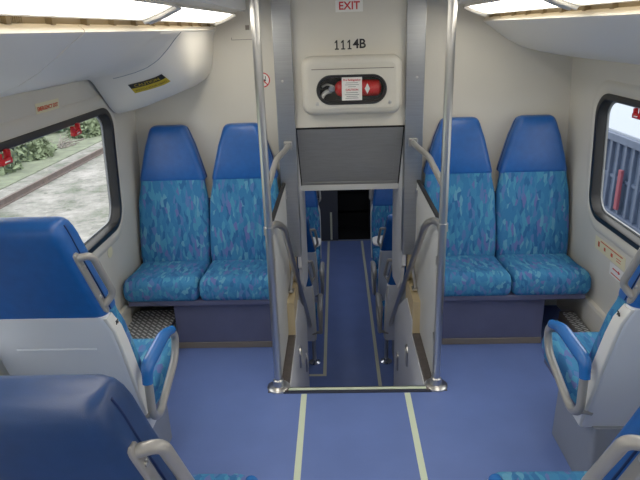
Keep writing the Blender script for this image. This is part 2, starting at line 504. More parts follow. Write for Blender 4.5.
# ---------------------------------------------------------------- stairwell
for s, nm in ((-1, 'left'), (1, 'right')):
    # steel posts
    bm = bmesh.new()
    x0, x1 = sorted((s*.335, s*.445))
    add_box(bm, x0, x1, 3.565, 3.67, .43, 2.035, .004)
    pst = tag(obj('steel_post', bm, M['brushed']), 'wide brushed steel post on the %s of the numbered bulkhead' % nm, 'post', 'bulkhead posts')
    bm = bmesh.new(); add_lathe(bm, [(.008, 0), (.008, .002), (.004, .004)], (s*.40, 3.566, 1.56), (0, -1, 0), 14)
    obj('screw_cap', bm, M['steel'], pst)
    # beige plinth under it
    bm = bmesh.new()
    x0, x1 = sorted((s*.3725, s*.455))
    add_box(bm, x0, x1, 3.585, 3.66, .25, .43)
    add_box(bm, x0, x1, 3.27, 3.66, -.02, .235, .002)
    struct('trim_%d' % (8 if s < 0 else 9), bm, M['beige'])
    # curb strip along the stairwell
    bm = bmesh.new()
    x0, x1 = sorted((s*.373, s*.45))
    add_box(bm, x0, x1, 2.66, 3.27, -.05, .012, .003)
    struct('trim_%d' % (10 if s < 0 else 11), bm, M['curb'])
    # side wall beside the slanted panel, hanging down over the stairs
    bm = bmesh.new()
    pl = [(3.60, 1.28), (4.3, 1.28), (4.3, .06), (4.24, -.02), (3.84, .06), (3.72, .16), (3.66, .30), (3.60, .34)]
    a, b = sorted((s*.337, s*.36)); add_prism(bm, pl, 'x', a, b)
    struct('wall_stairwell_upper_'+nm, bm, M['skirt'])
    # stair side skirt below
    bm = bmesh.new()
    pl = [(2.70, -.0), (3.275, 0), (3.275, .10), (3.56, .12), (4.31, -.34), (4.31, -1.1), (3.95, -1.1), (2.70, -.22)]
    a, b = sorted((s*.366, s*.372)); add_prism(bm, pl, 'x', a, b)
    struct('wall_stairwell_lower_'+nm, bm, M['skirt'])
    for yy, zz, w in ((3.45, -.26, 'upper'), (4.02, -.66, 'lower')):
        bm = bmesh.new()
        sl = -.62
        rings = []
        for d, sc in ((0, 1.0), (.012, .95), (.016, .75)):
            rings.append([(s*(.368-d), yy+p[0]*sc, zz+p[1]*sc) for p in rr(.045, .085, .045, 6)])
        add_loft(bm, rings)
        l = tag(obj('step_light', bm, M['steel'], None, 40), '%s oval metal step light on the %s side of the stairwell' % (w, nm), 'light', 'step lights')
        bm = bmesh.new()
        add_loft(bm, [[(s*(.368-d), yy+p[0]*sc, zz+p[1]*sc) for p in rr(.026, .062, .026, 6)] for d, sc in ((.014, 1), (.019, .9))])
        obj('lens', bm, M['label'], l, 40)

# stairs (five risers)
bm = bmesh.new()
for i in range(1, 5):
    y = 2.70 + .30*(i-1); z = -.22*i
    add_box(bm, -.375, .375, y, y+.31, -1.1, z)
struct('stairs', bm, M['floor'])
bm = bmesh.new()
add_box(bm, -.40, .40, 2.650, 2.704, -.045, .007, .003)
ns = struct('trim_12', bm, M['nosing'])
bm = bmesh.new(); add_box(bm, -.375, .375, 2.672, 2.692, .0068, .0085); obj('nosing_stripe', bm, M['tape'], ns)

# slanted metal panel
bm = bmesh.new()
p0, p1 = Vector((0, 3.598, 1.272)), Vector((0, 3.905, .83))
d = (p1-p0); L = d.length; d.normalize(); nrm = Vector((0, d.z, -d.y))
if nrm.y > 0: nrm = -nrm
mt = Matrix(((1, 0, 0, 0), (0, d.y, nrm.y, (p0.y+p1.y)/2), (0, d.z, nrm.z, (p0.z+p1.z)/2), (0, 0, 0, 1)))
b2 = bmesh.new(); add_box(b2, -.331, .331, -L/2, L/2, -.03, 0); merge(bm, b2, mt)
slp = tag(obj('sloped_panel', bm, M['slant']), 'sloping grey metal panel over the stairs below the extinguisher cabinet', 'panel')
bm = bmesh.new(); b2 = bmesh.new()
add_box(b2, -.331, .331, -L/2, -L/2+.045, 0, .005); add_box(b2, -.331, .331, L/2-.03, L/2, 0, .006)
add_box(b2, -.331, -.29, -L/2+.045, L/2-.03, 0, .003); add_box(b2, .29, .331, -L/2+.045, L/2-.03, 0, .003)
merge(bm, b2, mt); obj('panel_frame', bm, M['slant'], slp)
bm = bmesh.new(); b2 = bmesh.new()
add_box(b2, -.337, -.329, -L/2, L/2, 0, .007); add_box(b2, .329, .337, -L/2, L/2, 0, .007); add_box(b2, -.337, .337, -L/2-.006, -L/2+.003, 0, .007)
merge(bm, b2, mt); obj('seal', bm, M['dark'], slp)
bm = bmesh.new(); add_box(bm, -.337, .337, 3.895, 3.95, .792, .832, .004); struct('trim_13', bm, M['white'])

# partitions between pole and post
for s, nm in ((-1, 'left'), (1, 'right')):
    bm = bmesh.new(); x = s*.425
    add_box(bm, x-.008, x+.008, 2.745, 3.575, .02, .925, .003)
    p = tag(obj('partition_panel', bm, M['partition']), 'thin pale grey partition between the %s pole and the bulkhead' % nm, 'panel', 'stairwell partitions')
    bm = bmesh.new(); add_box(bm, x-.011, x+.011, 2.745, 3.575, .922, .938, .003); obj('edge_trim', bm, M['dark'], p)
    for z in (.50, .86):
        bm = bmesh.new(); add_box(bm, x-.014 if s > 0 else x-.004, x+.004 if s > 0 else x+.014, 3.53, 3.572, z-.025, z+.025, .003)
        obj('hinge', bm, M['steel'], p)
    for z in (.28, .72):
        bm = bmesh.new(); add_box(bm, x-.013, x+.013, 2.722, 2.77, z-.02, z+.02, .003)
        obj('clamp', bm, M['steel'], p)

# poles and rails
for s, nm in ((-1, 'left'), (1, 'right')):
    X = s*.429
    pole = thing('grab_pole', 'tall polished steel pole from floor to ceiling on the %s of the stairs' % nm, 'pole', (X, 2.71, 0), 0, 'floor to ceiling poles')
    bm = bmesh.new(); add_tube(bm, [(0, 0, .01), (0, 0, 2.033)], .0205, seg=20); obj('tube', bm, M['steel'], pole, 40)
    bm = bmesh.new(); add_lathe(bm, [(.063, 0), (.063, .008), (.052, .016), (.034, .02), (.028, .05), (.022, .055)], (0, 0, .0005), seg=32); obj('base_flange', bm, M['steel'], pole, 35)
    bm = bmesh.new(); add_lathe(bm, [(.022, 0), (.03, .01), (.05, .022), (.055, .03)], (0, 0, 2.004), seg=28); obj('top_flange', bm, M['chrome'], pole, 35)
    bm = bmesh.new(); add_box(bm, -.055, .055, -.05, .03, -.01, .004, .002); obj('base_plate', bm, M['curb'], pole)

    h = thing('stair_handrail', 'bent steel handrail running down the stairs from the %s pole' % nm, 'handrail', (X, 2.71, .915), 0, 'stair handrails')
    h.location = (0, 0, 0)
    bm = bmesh.new()
    pts = [(X, 2.71, .915), (s*.405, 2.80, .925), (s*.372, 2.88, .875), (s*.368, 3.78, .088), (s*.352, 4.52, -.60), (s*.335, 4.72, -.78), (s*.335, 4.72, -.90)]
    add_tube(bm, pts, .0185, fr=.09, seg=16); obj('rail', bm, M['steel'], h, 40)
    bm = bmesh.new(); add_tube(bm, [(s*.335, 4.72, -.86), (s*.335, 4.72, -1.095)], .0185, seg=16); obj('end_post', bm, M['steel'], h, 40)
    bm = bmesh.new(); add_lathe(bm, [(.055, 0), (.055, .008), (.03, .018), (.02, .04)], (s*.335, 4.72, -1.0995), seg=24); obj('base_flange', bm, M['chrome'], h, 35)
    bm = bmesh.new(); add_tube(bm, [(s*.385, 3.42, .40), (s*.405, 3.42, .255)], .010, seg=12); add_box(bm, s*.405-.022, s*.405+.022, 3.39, 3.45, .25, .262, .003)
    obj('support_post', bm, M['steel'], h, 40)
    bm = bmesh.new(); add_lathe(bm, [(.026, -.02), (.026, .02)], (X, 2.71, .915), seg=24); obj('pole_collar', bm, M['steel'], h, 40)

    b = thing('grab_rail', 'short bronze-toned grab rail from the %s bulkhead post to the pole' % nm, 'handrail', (0, 0, 0), 0, 'short grab rails')
    bm = bmesh.new()
    add_tube(bm, [(s*.385, 3.55, 1.175), (s*.388, 3.44, 1.175), (s*.425, 3.20, 1.165), (s*.429, 2.715, 1.115)], .0165, fr=.06, seg=16); obj('rail', bm, M['greytube'], b, 40)
    bm = bmesh.new(); add_box(bm, s*.385-.026, s*.385+.026, 3.548, 3.566, 1.15, 1.20, .004); obj('mount_plate', bm, M['greytube'], b)

# ---------------------------------------------------------------- extinguisher cabinet
CX, CZ, FY = .012, 1.528, 3.505
cab = thing('extinguisher_cabinet', 'white wall cabinet with oval window below the car number', 'cabinet', (CX, 3.60, CZ))
def cfn(y): return lambda a, b: (a, y-3.60, b)
stad = lambda d: [(p[0]-.002, p[1]-.020) for p in rr(.204-d, .082-d, .082-d, 10)]
bm = bmesh.new()
rings = []
for y, i in ((3.599, 0), (3.54, .003), (3.52, .010), (3.509, .022), (3.505, .04)):
    rings.append([(p[0], y-3.60, p[1]) for p in rr(.298-i, .170-i, .06-i*.5, 8)])
add_loft(bm, rings, cap=False)
ring_plate(bm, rr(.298-.04, .170-.04, .04, 8), stad(-.004), cfn(3.505))
obj('housing', bm, M['cream'], cab, 50)
bm = bmesh.new()
ring_plate(bm, [(p[0]+.006, p[1]-.015) for p in rr(.238, .112, .008, 4)], stad(-.002), cfn(3.499))
a = [(p[0]+.006, p[1]-.015) for p in rr(.238, .112, .008, 4)]
add_loft(bm, [[cfn(3.506)(*p) for p in a], [cfn(3.499)(*p) for p in a]], cap=False)
door = obj('door', bm, M['cream'], cab)
bm = bmesh.new(); add_box(bm, -.235, .245, 3.4965-3.60, 3.4995-3.60, .096, .100); obj('hinge_line', bm, M['tanstrip'], door)
for sx in (-.205, .222):
    bm = bmesh.new(); add_lathe(bm, [(.011, 0), (.011, .003), (.006, .005), (.006, .001)], (sx, 3.4995-3.60, -.098), (0, -1, 0), 16)
    obj('latch_screw', bm, M['steel'], door, 40)
bm = bmesh.new()
add_loft(bm, [[cfn(y)(*p) for p in stad(d)] for d, y in ((-.003, 3.50), (-.003, 3.494), (.004, 3.491), (.011, 3.494), (.013, 3.503), (.013, 3.53))], cap=False)
obj('window_rim', bm, M['rubber'], cab, 50)
bm = bmesh.new()
add_loft(bm, [[cfn(y)(*p) for p in stad(.006)] for y in (3.52, 3.598)], cap=False)
bm.faces.new([bm.verts.new(cfn(3.597)(*p)) for p in stad(.006)])
obj('recess', bm, M['dark'], cab)
bm = bmesh.new(); bm.faces.new([bm.verts.new(cfn(3.502)(*p)) for p in stad(.008)]); obj('clear_cover', bm, M['clear'], cab)

ez = CZ-.018
ex = thing('fire_extinguisher', 'red fire extinguisher lying on its side behind the oval window', 'fire extinguisher', (-.010, 3.5545, ez))
bm = bmesh.new()
add_lathe(bm, [(.005, -.080), (.022, -.076), (.040, -.062), (.0475, -.042), (.0475, .165), (.044, .182), (.03, .193), (.003, .198)], (0, 0, 0), (1, 0, 0), 32)
obj('cylinder', bm, M['redcan'], ex, 40)
bm = bmesh.new(); add_lathe(bm, [(.012, -.105), (.014, -.10), (.014, -.07)], (0, 0, 0), (1, 0, 0), 16); add_lathe(bm, [(.017, 0), (.019, .006), (.014, .012), (.002, .014)], (-.098, -.022, 0), (0, -1, 0), 20)
obj('valve', bm, M['ped'], ex, 40)
bm = bmesh.new(); add_tube(bm, [(-.085, 0, .012), (-.125, -.005, .03), (-.155, -.01, .012)], .007, fr=.02, seg=10); obj('lever', bm, M['steel'], ex, 40)
bm = bmesh.new(); add_tube(bm, [(-.1, -.005, -.012), (-.14, -.01, -.02), (-.16, -.01, -.052)], .013, fr=.03, seg=12); obj('hose', bm, M['label'], ex, 40)
bm = bmesh.new(); add_box(bm, .160, .163, -.044, -.0425, -.016, .016)
b2 = bmesh.new(); b2.free()
bm.free(); bm = bmesh.new()
vs = [bm.verts.new(p) for p in ((.098, -.0478, 0), (.113, -.0478, -.030), (.128, -.0478, 0), (.113, -.0478, .030))]; bm.faces.new(vs)
obj('diamond_mark', bm, M['label'], ex)
card = tag(obj('instruction_card', quad_bm(.118, .132, frame_back(.012, 3.4995, CZ-.016)), M['label']), 'white card with red heading in front of the extinguisher', 'card')
tx = text_bm('Fire Extinguisher', .0152, frame_back(.012, 3.4985, CZ+.034), .0004); obj('heading', tx, M['redtxt'], card)
tx = text_bm('CAUTION', .0165, frame_back(.012, 3.4985, CZ-.022), .0004); obj('heading', tx, M['redtxt'], card)
bm = bmesh.new()
for i, (z, w) in enumerate([(.018, .07), (.007, .08), (-.004, .045), (-.038, .07), (-.049, .084), (-.059, .066), (-.069, .076)]):
    add_box(bm,   .012-w/2, .012+w/2, 3.4982, 3.4990, CZ+z-.0012, CZ+z+.0012)
obj('fine_print', bm, M['blacktxt'], card)

# signs on the bulkhead
sg = tag(obj('exit_sign', quad_bm(.158, .064, frame_back(.004, 3.599, 1.967)), M['label']), 'small white sign with red EXIT letters at the top of the bulkhead', 'sign')
obj('lettering', text_bm('EXIT', .060, frame_back(.004, 3.5982, 1.967), .0012), M['redtxt'], sg)
cn = thing('car_number', 'black car number 1114B on the bulkhead above the cabinet', 'sign', (.004, 3.5985, 1.757))
for i, ch in enumerate('1114B'):
    cx = (i-2)*.0375
    if ch == '1':
        bm = bmesh.new(); H = .026
        add_prism(bm, [(cx-.0045, -H), (cx+.0035, -H), (cx+.0035, H), (cx-.002, H), (cx-.013, H-.011), (cx-.013, H-.019), (cx-.0045, H-.013)], 'y', -.0006, .0004)
        add_box(bm, cx-.0125, cx+.0115, -.0006, .0004, -H-.002, -H+.005)
    else:
        bm = text_bm(ch, .073, frame_back(cx, 0, 0), .0016)
    obj('digit' if ch != 'B' else 'letter', bm, M['blacktxt'], cn)

# no smoking sign
bm = bmesh.new(); add_lathe(bm, [(.045, 0), (.045, .001)], (-.528, YB-.0002, 1.565), (0, -1, 0), 32)
ns_ = tag(obj('no_smoking_sign', bm, M['label']), 'round no smoking sign on the cream wall left of the steel post', 'sign')
bm = bmesh.new()
n = 40
for a, b in ((.045, .038),):
    b2 = bmesh.new()
    r1 = [b2.verts.new((-.528+a*math.cos(2*PI*i/n), YB-.0018, 1.565+a*math.sin(2*PI*i/n))) for i in range(n)]
    r2 = [b2.verts.new((-.528+b*math.cos(2*PI*i/n), YB-.0018, 1.565+b*math.sin(2*PI*i/n))) for i in range(n)]
    for i in range(n): b2.faces.new((r1[i], r1[(i+1) % n], r2[(i+1) % n], r2[i]))
    merge(bm, b2)
b2 = bmesh.new(); add_box(b2, -.041, .041, -.0004, .0004, -.0035, .0035); merge(bm, b2, Matrix.Translation((-.528, YB-.002, 1.565)) @ Matrix.Rotation(PI/4, 4, 'Y'))
obj('red_ring', bm, M['redtxt'], ns_)
bm = bmesh.new(); add_box(bm, -.555, -.508, YB-.0016, YB-.0011, 1.558, 1.569); add_box(bm, -.513, -.508, YB-.0016, YB-.0011, 1.572, 1.588); obj('cigarette', bm, M['blacktxt'], ns_)
# faint access plate
bm = bmesh.new(); add_box(bm, -.70, -.535, YB-.003, YB+.001, 1.80, 1.803); add_box(bm, -.70, -.697, YB-.003, YB+.001, 1.80, 1.815)
add_box(bm, -.612, -.588, YB-.004, YB+.001, 1.855, 1.882, .001)
tag(obj('wall_plate', bm, M['tanstrip']), 'tiny grey plate and faint seam high on the left end wall', 'plate')

# stickers on side walls
st = tag(obj('emergency_exit_sticker', quad_bm(.215, .05, frame_wall(-1, 2.53, 1.567)), M['cream_label']), 'cream EMERGENCY EXIT sticker above the left window', 'sticker')
obj('lettering', text_bm('EMERGENCY EXIT', .0235, frame_wall(-1, 2.53, 1.567, .0032), .0006), M['orangetxt'], st)
bm = bmesh.new(); b2 = bmesh.new(); add_loft(b2, [[(p[0], p[1], z) for p in rr(.035, .032, .03, 6)] for z in (0, .001)]); merge(bm, b2, frame_wall(-1, 3.02, .70))
tag(obj('round_sticker', bm, M['cream_label']), 'faint cream sticker on the left wall under the window', 'sticker')
st = tag(obj('instruction_sticker', quad_bm(.36, .075, frame_wall(1, 2.955, .665)), M['cream_label']), 'long cream instruction sticker under the right window', 'sticker')
bm = bmesh.new()
for (u, v, w, h) in ((.02, .024, .26, .006), (-.13, .0, .02, .03), (-.055, -.005, .018, .02), (.03, -.005, .022, .02), (.11, .0, .05, .004), (.11, -.014, .05, .004)):
    b2 = bmesh.new(); add_box(b2, u-w/2, u+w/2, v-h/2, v+h/2, .001, .0018); merge(bm, b2, frame_wall(1, 2.955, .665))
obj('printing', bm, M['orangetxt'], st)
st = tag(obj('arrow_sticker', quad_bm(.16, .07, frame_wall(1, 2.855, .585)), M['label']), 'small white sticker with a red arrow below the long one on the right wall', 'sticker')
bm = bmesh.new(); b2 = bmesh.new(); add_box(b2, -.045, .025, .007, .014, .001, .0018); add_prism(b2, [(.02, 0), (.042, .0105), (.02, .021)], 'z', .001, .0018); merge(bm, b2, frame_wall(1, 2.855, .585))
obj('arrow', bm, M['redtxt'], st)
bm = bmesh.new(); b2 = bmesh.new(); add_box(b2, -.06, .05, -.024, -.018, .001, .0018); merge(bm, b2, frame_wall(1, 2.855, .585)); obj('printing', bm, M['orangetxt'], st)

# caution sticker, wrapped on the equipment cover
def cover_uv(u, v):
    # sticker runs across the near end of the cover
    fi = 28.2-11.7*u; y = 3.02-.045*u+.063*(1-v)
    i = int(fi); t = fi-i
    p = cover_pt(y, i)*(1-t)+cover_pt(y, i+1)*t
    return p
def cover_off(u, v, d):
    p = cover_uv(u, v); e = .01
    n = (cover_uv(u+e, v)-p).cross(cover_uv(u, v+e)-p).normalized()
    if n.x < 0: n = -n
    return p+n*d
def patch(v0, v1, d):
    bm = bmesh.new(); N = 10
    g = [[bm.verts.new(cover_off(i/N, v0+(v1-v0)*j/N, d)) for i in range(N+1)] for j in range(N+1)]
    for j in range(N):
        for i in range(N): bm.faces.new((g[j][i], g[j][i+1], g[j+1][i+1], g[j+1][i]))
    return bm
cs = tag(obj('caution_sticker', patch(0, .52, .003), M['yellow']), 'black and yellow CAUTION sticker on the white corner cover', 'sticker')
obj('header', patch(.52, 1, .003), M['blacktxt'], cs)
def wrap_text(body, size, u, v, asp):
    bm = text_bm(body, size, Matrix.Identity(4), .0, 0)
    for w in bm.verts: w.co = cover_off(u+w.co.x, v+w.co.y*asp, .0045)
    return bm
obj('lettering', wrap_text('CAUTION', .16, .5, .745, 2.4), M['yellow'], cs)
obj('lettering', wrap_text('WATCH YOUR HEAD', .092, .5, .25, 2.6), M['blacktxt'], cs)

# red emergency handles on the windows
def red_handle(s, y, z, label):
    t = thing('emergency_pull', label, 'emergency pull', (0, 0, 0), 0, 'red window pulls')
    mt = frame_wall(s, y, z, .012) @ Matrix.Scale(.88, 4)
    bm = bmesh.new(); b2 = bmesh.new()
    add_box(b2, -.045, .045, -.03, -.004, .0, .026, .005)
    add_box(b2, -.045, -.022, -.01, .022, .0, .022, .005)
    add_box(b2, .018, .045, -.01, .030, .0, .022, .005)
    merge(bm, b2, mt); obj('grip', bm, M['red'], t, 40)
    bm = bmesh.new(); b2 = bmesh.new(); add_box(b2, -.02, .02, -.02, -.014, .026, .0268); merge(bm, b2, mt); obj('lettering', bm, M['label'], t)
red_handle(-1, 2.73, 1.437, 'red emergency pull on the left window nearer the end wall')
red_handle(-1, 2.095, 1.437, 'red emergency pull on the left window farther from the end wall')
red_handle(1, 2.760, 1.437, 'red emergency pull at the top of the right window')

# floor stripes
def stripe(x0, x1, y0, y1, z, m, label):
    bm = bmesh.new(); add_box(bm, min(x0, x1), max(x0, x1), y0, y1, z, z+.0015)
    return tag(obj('floor_stripe', bm, m), label, 'floor stripe', 'glow stripes on the floor')
stripe(-.302, -.272, YR+.02, 2.645, .0002, M['tape'], 'left pale stripe on the upper floor leading to the stairs')
stripe(.252, .282, YR+.02, 2.645, .0002, M['tape'], 'right pale stripe on the upper floor leading to the stairs')
bm = bmesh.new(); add_box(bm, -.252, -.222, 4.49, 8.0, -1.0998, -1.0983); add_box(bm, -.50, -.252, 4.49, 4.52, -1.0998, -1.0983)
tag(obj('floor_stripe', bm, M['tape2']), 'left thin stripe with a square corner on the lower floor aisle', 'floor stripe', 'glow stripes on the floor')
stripe(.236, .266, 4.0, 8.0, -1.0998, M['tape2'], 'right thin stripe on the lower floor aisle')

# ---------------------------------------------------------------- seats
def rrs(cx, cy, hx, hy, r, z, n=5):
    return [(cx+p[0], cy+p[1], z) for p in rr(hx, hy, r, n)]

def build_seat(name, label, cat, n, hw, rec, hbw, htw, side, loc, rz, group, arms=True, handle=True, base='pedestal', vin=None, pad=None, th=.13, number=True, hoff=0., zb=.948, kick=1):
    """seat unit facing +y, n places of half width hw; side = aisle side (+1 / -1 in local x)"""
    t = thing(name, label, cat, loc, rz, group)
    vin = vin or M['vinyl']
    yr = lambda z: -rec*(z-.33)
    xs = [(i-(n-1)/2)*2*hw for i in range(n)]
    W = n*hw
    for cx in xs:
        # fabric back
        bm = bmesh.new(); rings = []
        for z, w, dy, tk in ((.40, .94, .0, .8), (.43, .98, .004, .95), (.50, .99, .010, 1.0), (.62, 1.0, .008, 1), (.74, 1.0, .0, 1), (.86, .98, -.002, 1), (zb-.03, hbw/hw, 0, .95), (zb+.01, hbw/hw*.99, 0, .9)):
            f = yr(z)+th+dy; b = yr(z)+.045
            rings.append(rrs(cx+hoff*max(0, min(1, (z-.5)/.5)), (f+b)/2, (hw-.002)*w, (f-b)/2, .035, z))
        add_loft(bm, rings); obj('backrest', bm, M['fab_v'], t, 50)
        # headrest
        bm = bmesh.new(); rings = []
        zs = [(zb, 0, .0), (zb+.005, 0, .004), (zb+.02, .03, .008), (zb+.115, .30, .008), (zb+.215, .60, .006)] + [(1.255, .82, .004, .002), (1.282, .91, .000, .008), (1.301, 1.0, -.006, .018), (1.312, 1.10, -.014, .032), (1.3175, 1.22, -.024, .046), (1.319, 1.36, -.034, .058)]
        for z, u, g, *ro in zs:
            w = hbw+(htw-hbw)*u; f = yr(z)+th-.004+g; b = yr(z)-.004+(ro[0] if ro else 0)
            rings.append(rrs(cx+hoff, (f+b)/2, w, (f-b)/2, .035, z, 6))
        add_loft(bm, rings); hr = obj('headrest', bm, vin, t, 55)
        for sx in (-1, 1):
            bm = bmesh.new(); pts = []
            for z, u, g, *ro in zs[1:8]:
                w = hbw+(htw-hbw)*u
                pts.append((cx+hoff+sx*(w+.0005), yr(z)+.055, z))
            add_tube(bm, pts, .0028, seg=6)
            obj('piping', bm, M['seam'], hr, 60)
        # cushion
        bm = bmesh.new(); rings = []
        for y, zt, zlo, w in ((.06, .44, .36, .96), (.08, .462, .35, .985), (.16, .468, .345, 1), (.30, .472, .345, 1), (.40, .484, .342, 1), (.452, .486, .345, 1), (.482, .475, .35, .99), (.497, .45, .362, .97), (.501, .42, .38, .94)):
            rings.append([(cx+p[0], y, (zt+zlo)/2+p[1]) for p in rr((hw-.004)*w, (zt-zlo)/2, .035, 5)])
        add_loft(bm, rings); obj('cushion', bm, M['fab_h'], t, 50)
    # shell
    bm = bmesh.new(); rings = []
    for z, k, tk in ((.315, .96, .045), (.325, .99, .06), (.36, 1.0, .075), (.50, 1.0, .078), (.80, 1.0, .07), (.88, .99, .065), (zb-.005, (W-hw+hbw)/W, .06), (zb, (W-hw+hbw)/W*.99, .055)):
        b = yr(z)-.006
        if base == 'kick': z = min(z, .80+(z-.8)*.2)
        rings.append(rrs(0, b+tk/2, W*k, tk/2, .022, z, 5))
    add_loft(bm, rings); sh = obj('shell', bm, M['shell'] if base == 'pedestal' else M['seam'], t, 50)
    if side:
        # pale side edge of the shell
        bm = bmesh.new(); rings = []
        for z, k, tk in ((.318, .97, .05), (.33, 1., .07), (.50, 1.0, .074), (.80, 1.0, .066), (.88, .99, .06), (zb-.008, (W-hw+hbw)/W, .055)):
            b = yr(z)-.004
            rings.append(rrs(side*(W*k-.004), b+tk/2, .008, tk/2, .006, z, 4))
        add_loft(bm, rings); obj('edge_band', bm, M['shellside'], sh, 50)
        if number:
            z = zb-.04; m = Matrix.Translation((side*(W*.975+.0085), yr(z)+.026, z)) @ Matrix.Rotation(side*PI/2, 4, 'Z') @ Matrix.Rotation(PI/2, 4, 'X')
            obj('seat_number', text_bm(number, .021, m, .0004, .0015), M['blacktxt'], sh)
        # recessed line on the back of the shell
    if rec > .2:
        bm = bmesh.new()
        b2 = bmesh.new(); add_box(b2, -W+.09, W-.09, -.0004, .003, -.004, .004, .0003)
        merge(bm, b2, Matrix.Translation((0, yr(.80)-.007, .80))); obj('shell_crease', bm, M['shell'], sh)
    # frame under cushion + base
    bm = bmesh.new(); add_box(bm, -W+.02, W-.02, .05, .48, .315, .35, .008); obj('seat_pan', bm, M['kick'], t)
    if base == 'pedestal':
        bm = bmesh.new()
        add_loft(bm, [rrs(side*(W-.29) if side else 0, .15, .19 if n > 1 else W-.06, .20, .02, 0.001), rrs(side*(W-.29) if (side and n > 1) else 0, .16, .19 if n > 1 else W-.06, .18, .02, .32)] if n > 1 else [rrs(0, .16, W-.05, .21, .02, .001), rrs(0, .17, W-.05, .19, .02, .32)])
        obj('pedestal', bm, M['ped'], t, 40)
    else:
        k0, k1 = sorted((kick*(W-.03), -kick*(W-(.275 if kick < 0 else .235))))
        bm = bmesh.new(); add_box(bm, k0, k1, .375, .43, .03, .33, .006); kp = obj('kick_panel', bm, M['kick'], t)
        bm = bmesh.new(); add_box(bm, k0, k1, .375, .438, .001, .04, .003); obj('toe_strip', bm, M['tanstrip'], kp)
    if arms and side:
        ax = side*(W+.045)
        bm = bmesh.new()
        add_tube(bm, [(ax, -.075, .655), (ax, .20, .660), (ax, .315, .60), (ax, .275, .50), (ax, -.01, .405), (ax, -.085, .45)], .0165, closed=True, fr=.065, seg=14)
        arm = obj('armrest', bm, M['greytube'], t, 50)
        bm = bmesh.new()
        pts = fillet([(ax, -.085, .60), (ax, -.07, .665), (ax, .17, .672), (ax, .27, .635)], .06)
        N = len(pts)
        rads = [.020+.006*math.sin(PI*min(1, max(0, i/(N-1)))) for i in range(N)]
        add_tube(bm, pts, .02, seg=14, rads=rads)
        obj('arm_pad', bm, pad or M['armblue'], arm, 50)
        bm = bmesh.new(); add_tube(bm, [(ax, -.03, .425), (side*(W-.03), -.02, .40)], .013, seg=10); obj('bracket', bm, M['greytube'], arm)
    if handle and side:
        z0, z1 = .985, 1.185
        yh = lambda z: yr(z)+.03
        xh = lambda z: side*(W-hw+hbw+(htw-hbw)*max(0, min(1, (z-zb)/.35))+.002)
        bm = bmesh.new()
        add_loft(bm, [[(xh(z)-side*.004+p[0], yh(z)+p[1], z) for p in rr(.008, .016*k, .005, 3)] for z, k in ((z0-.03, .5), (z0-.02, .9), (z0, 1), (z1, 1), (z1+.012, .9), (z1+.02, .5))])
        hp = obj('grab_handle', bm, M['greytube'], t, 50)
        bm = bmesh.new()
        o_ = .047
        pts = [(xh(z1-.0), yh(z1), z1), (xh(z1)+side*(o_-.005), yh(z1)+.012, z1+.004), (xh(z0+.03)+side*(o_-.012), yh(z0+.03)+.03, z0+.035), (xh(z0), yh(z0), z0)]
        add_tube(bm, pts, .0125, fr=.04, seg=14); obj('loop', bm, M['greytube'], hp, 50)
        for z in (z0+.04, z1-.035):
            bm = bmesh.new(); add_lathe(bm, [(.007, 0), (.007, .003), (.004, .005)], (xh(z)+side*.004, yh(z), z), (side, 0, 0), 12)
            obj('screw', bm, M['steel'], hp, 50)
    return t

GU = 'seats on the upper floor'
build_seat('double_seat', 'two-place patterned blue seat against the end wall, left of the stairs', 'seat', 2, .2275, .06, .205, .112, 0, (-.918, 3.577, 0), PI, GU, False, False, 'kick', zb=.985, hoff=-.028, kick=-1)
build_seat('double_seat', 'two-place patterned blue seat against the end wall, right of the stairs', 'seat', 2, .2275, .06, .205, .112, 0, (.918, 3.577, 0), PI, GU, False, False, 'kick', zb=.985, hoff=.028, kick=1)
build_seat('single_seat', 'blue seat with white back shell and arm loop beside the left window', 'seat', 1, .235, .33, .216, .165, 1, (-1.10, 1.95, 0), 0, GU, number='75')
build_seat('single_seat', 'blue seat with white shell and arm loop beside the right window', 'seat', 1, .235, .33, .216, .165, -1, (1.10, 1.95, 0), 0, GU, number='76')
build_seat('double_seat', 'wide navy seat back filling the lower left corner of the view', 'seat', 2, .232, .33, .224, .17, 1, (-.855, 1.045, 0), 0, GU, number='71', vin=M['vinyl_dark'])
build_seat('double_seat', 'seat with grab handle cut off at the lower right corner of the view', 'seat', 2, .232, .33, .224, .17, -1, (.855, 1.045, 0), 0, GU, number='74')

LZ = -1.1
GL = 'seats on the lower floor'
for s, nm in ((-1, 'left'), (1, 'right')):
    r0 = build_seat('double_seat', 'lower floor seat with white shell nearest the stairs, %s of the aisle' % nm, 'seat', 2, .235, .33, .228, .17, -s, (s*.775, 4.57, LZ), 0, GL, number=None, pad=M['greytube'])
    dup(r0, (s*.775, 5.35, LZ), 0, 'second lower floor seat from the stairs, facing away, %s of the aisle' % nm)
    build_seat('double_seat', 'patterned lower floor seat facing the stairs at the far end, %s of the aisle' % nm, 'seat', 2, .235, .25, .215, .17, s, (s*.775, 6.58, LZ), PI, GL, number=None, arms=False)
    tb = thing('table', 'small white table between the facing lower floor seats, %s of the aisle' % nm, 'table', (s*.84, 6.0, LZ), 0, 'lower floor tables')
    bm = bmesh.new(); add_loft(bm, [[(p[0], p[1], z) for p in rr(.555-i, .14-i, .09, 7)] for z, i in ((.72, .008), (.724, 0), (.742, 0), (.748, .008))]); obj('tabletop', bm, M['label'], tb, 40)
    bm = bmesh.new(); add_tube(bm, [(s*.2, 0, .001), (s*.2, 0, .722)], .03, seg=14); obj('leg', bm, M['ped'], tb, 40)

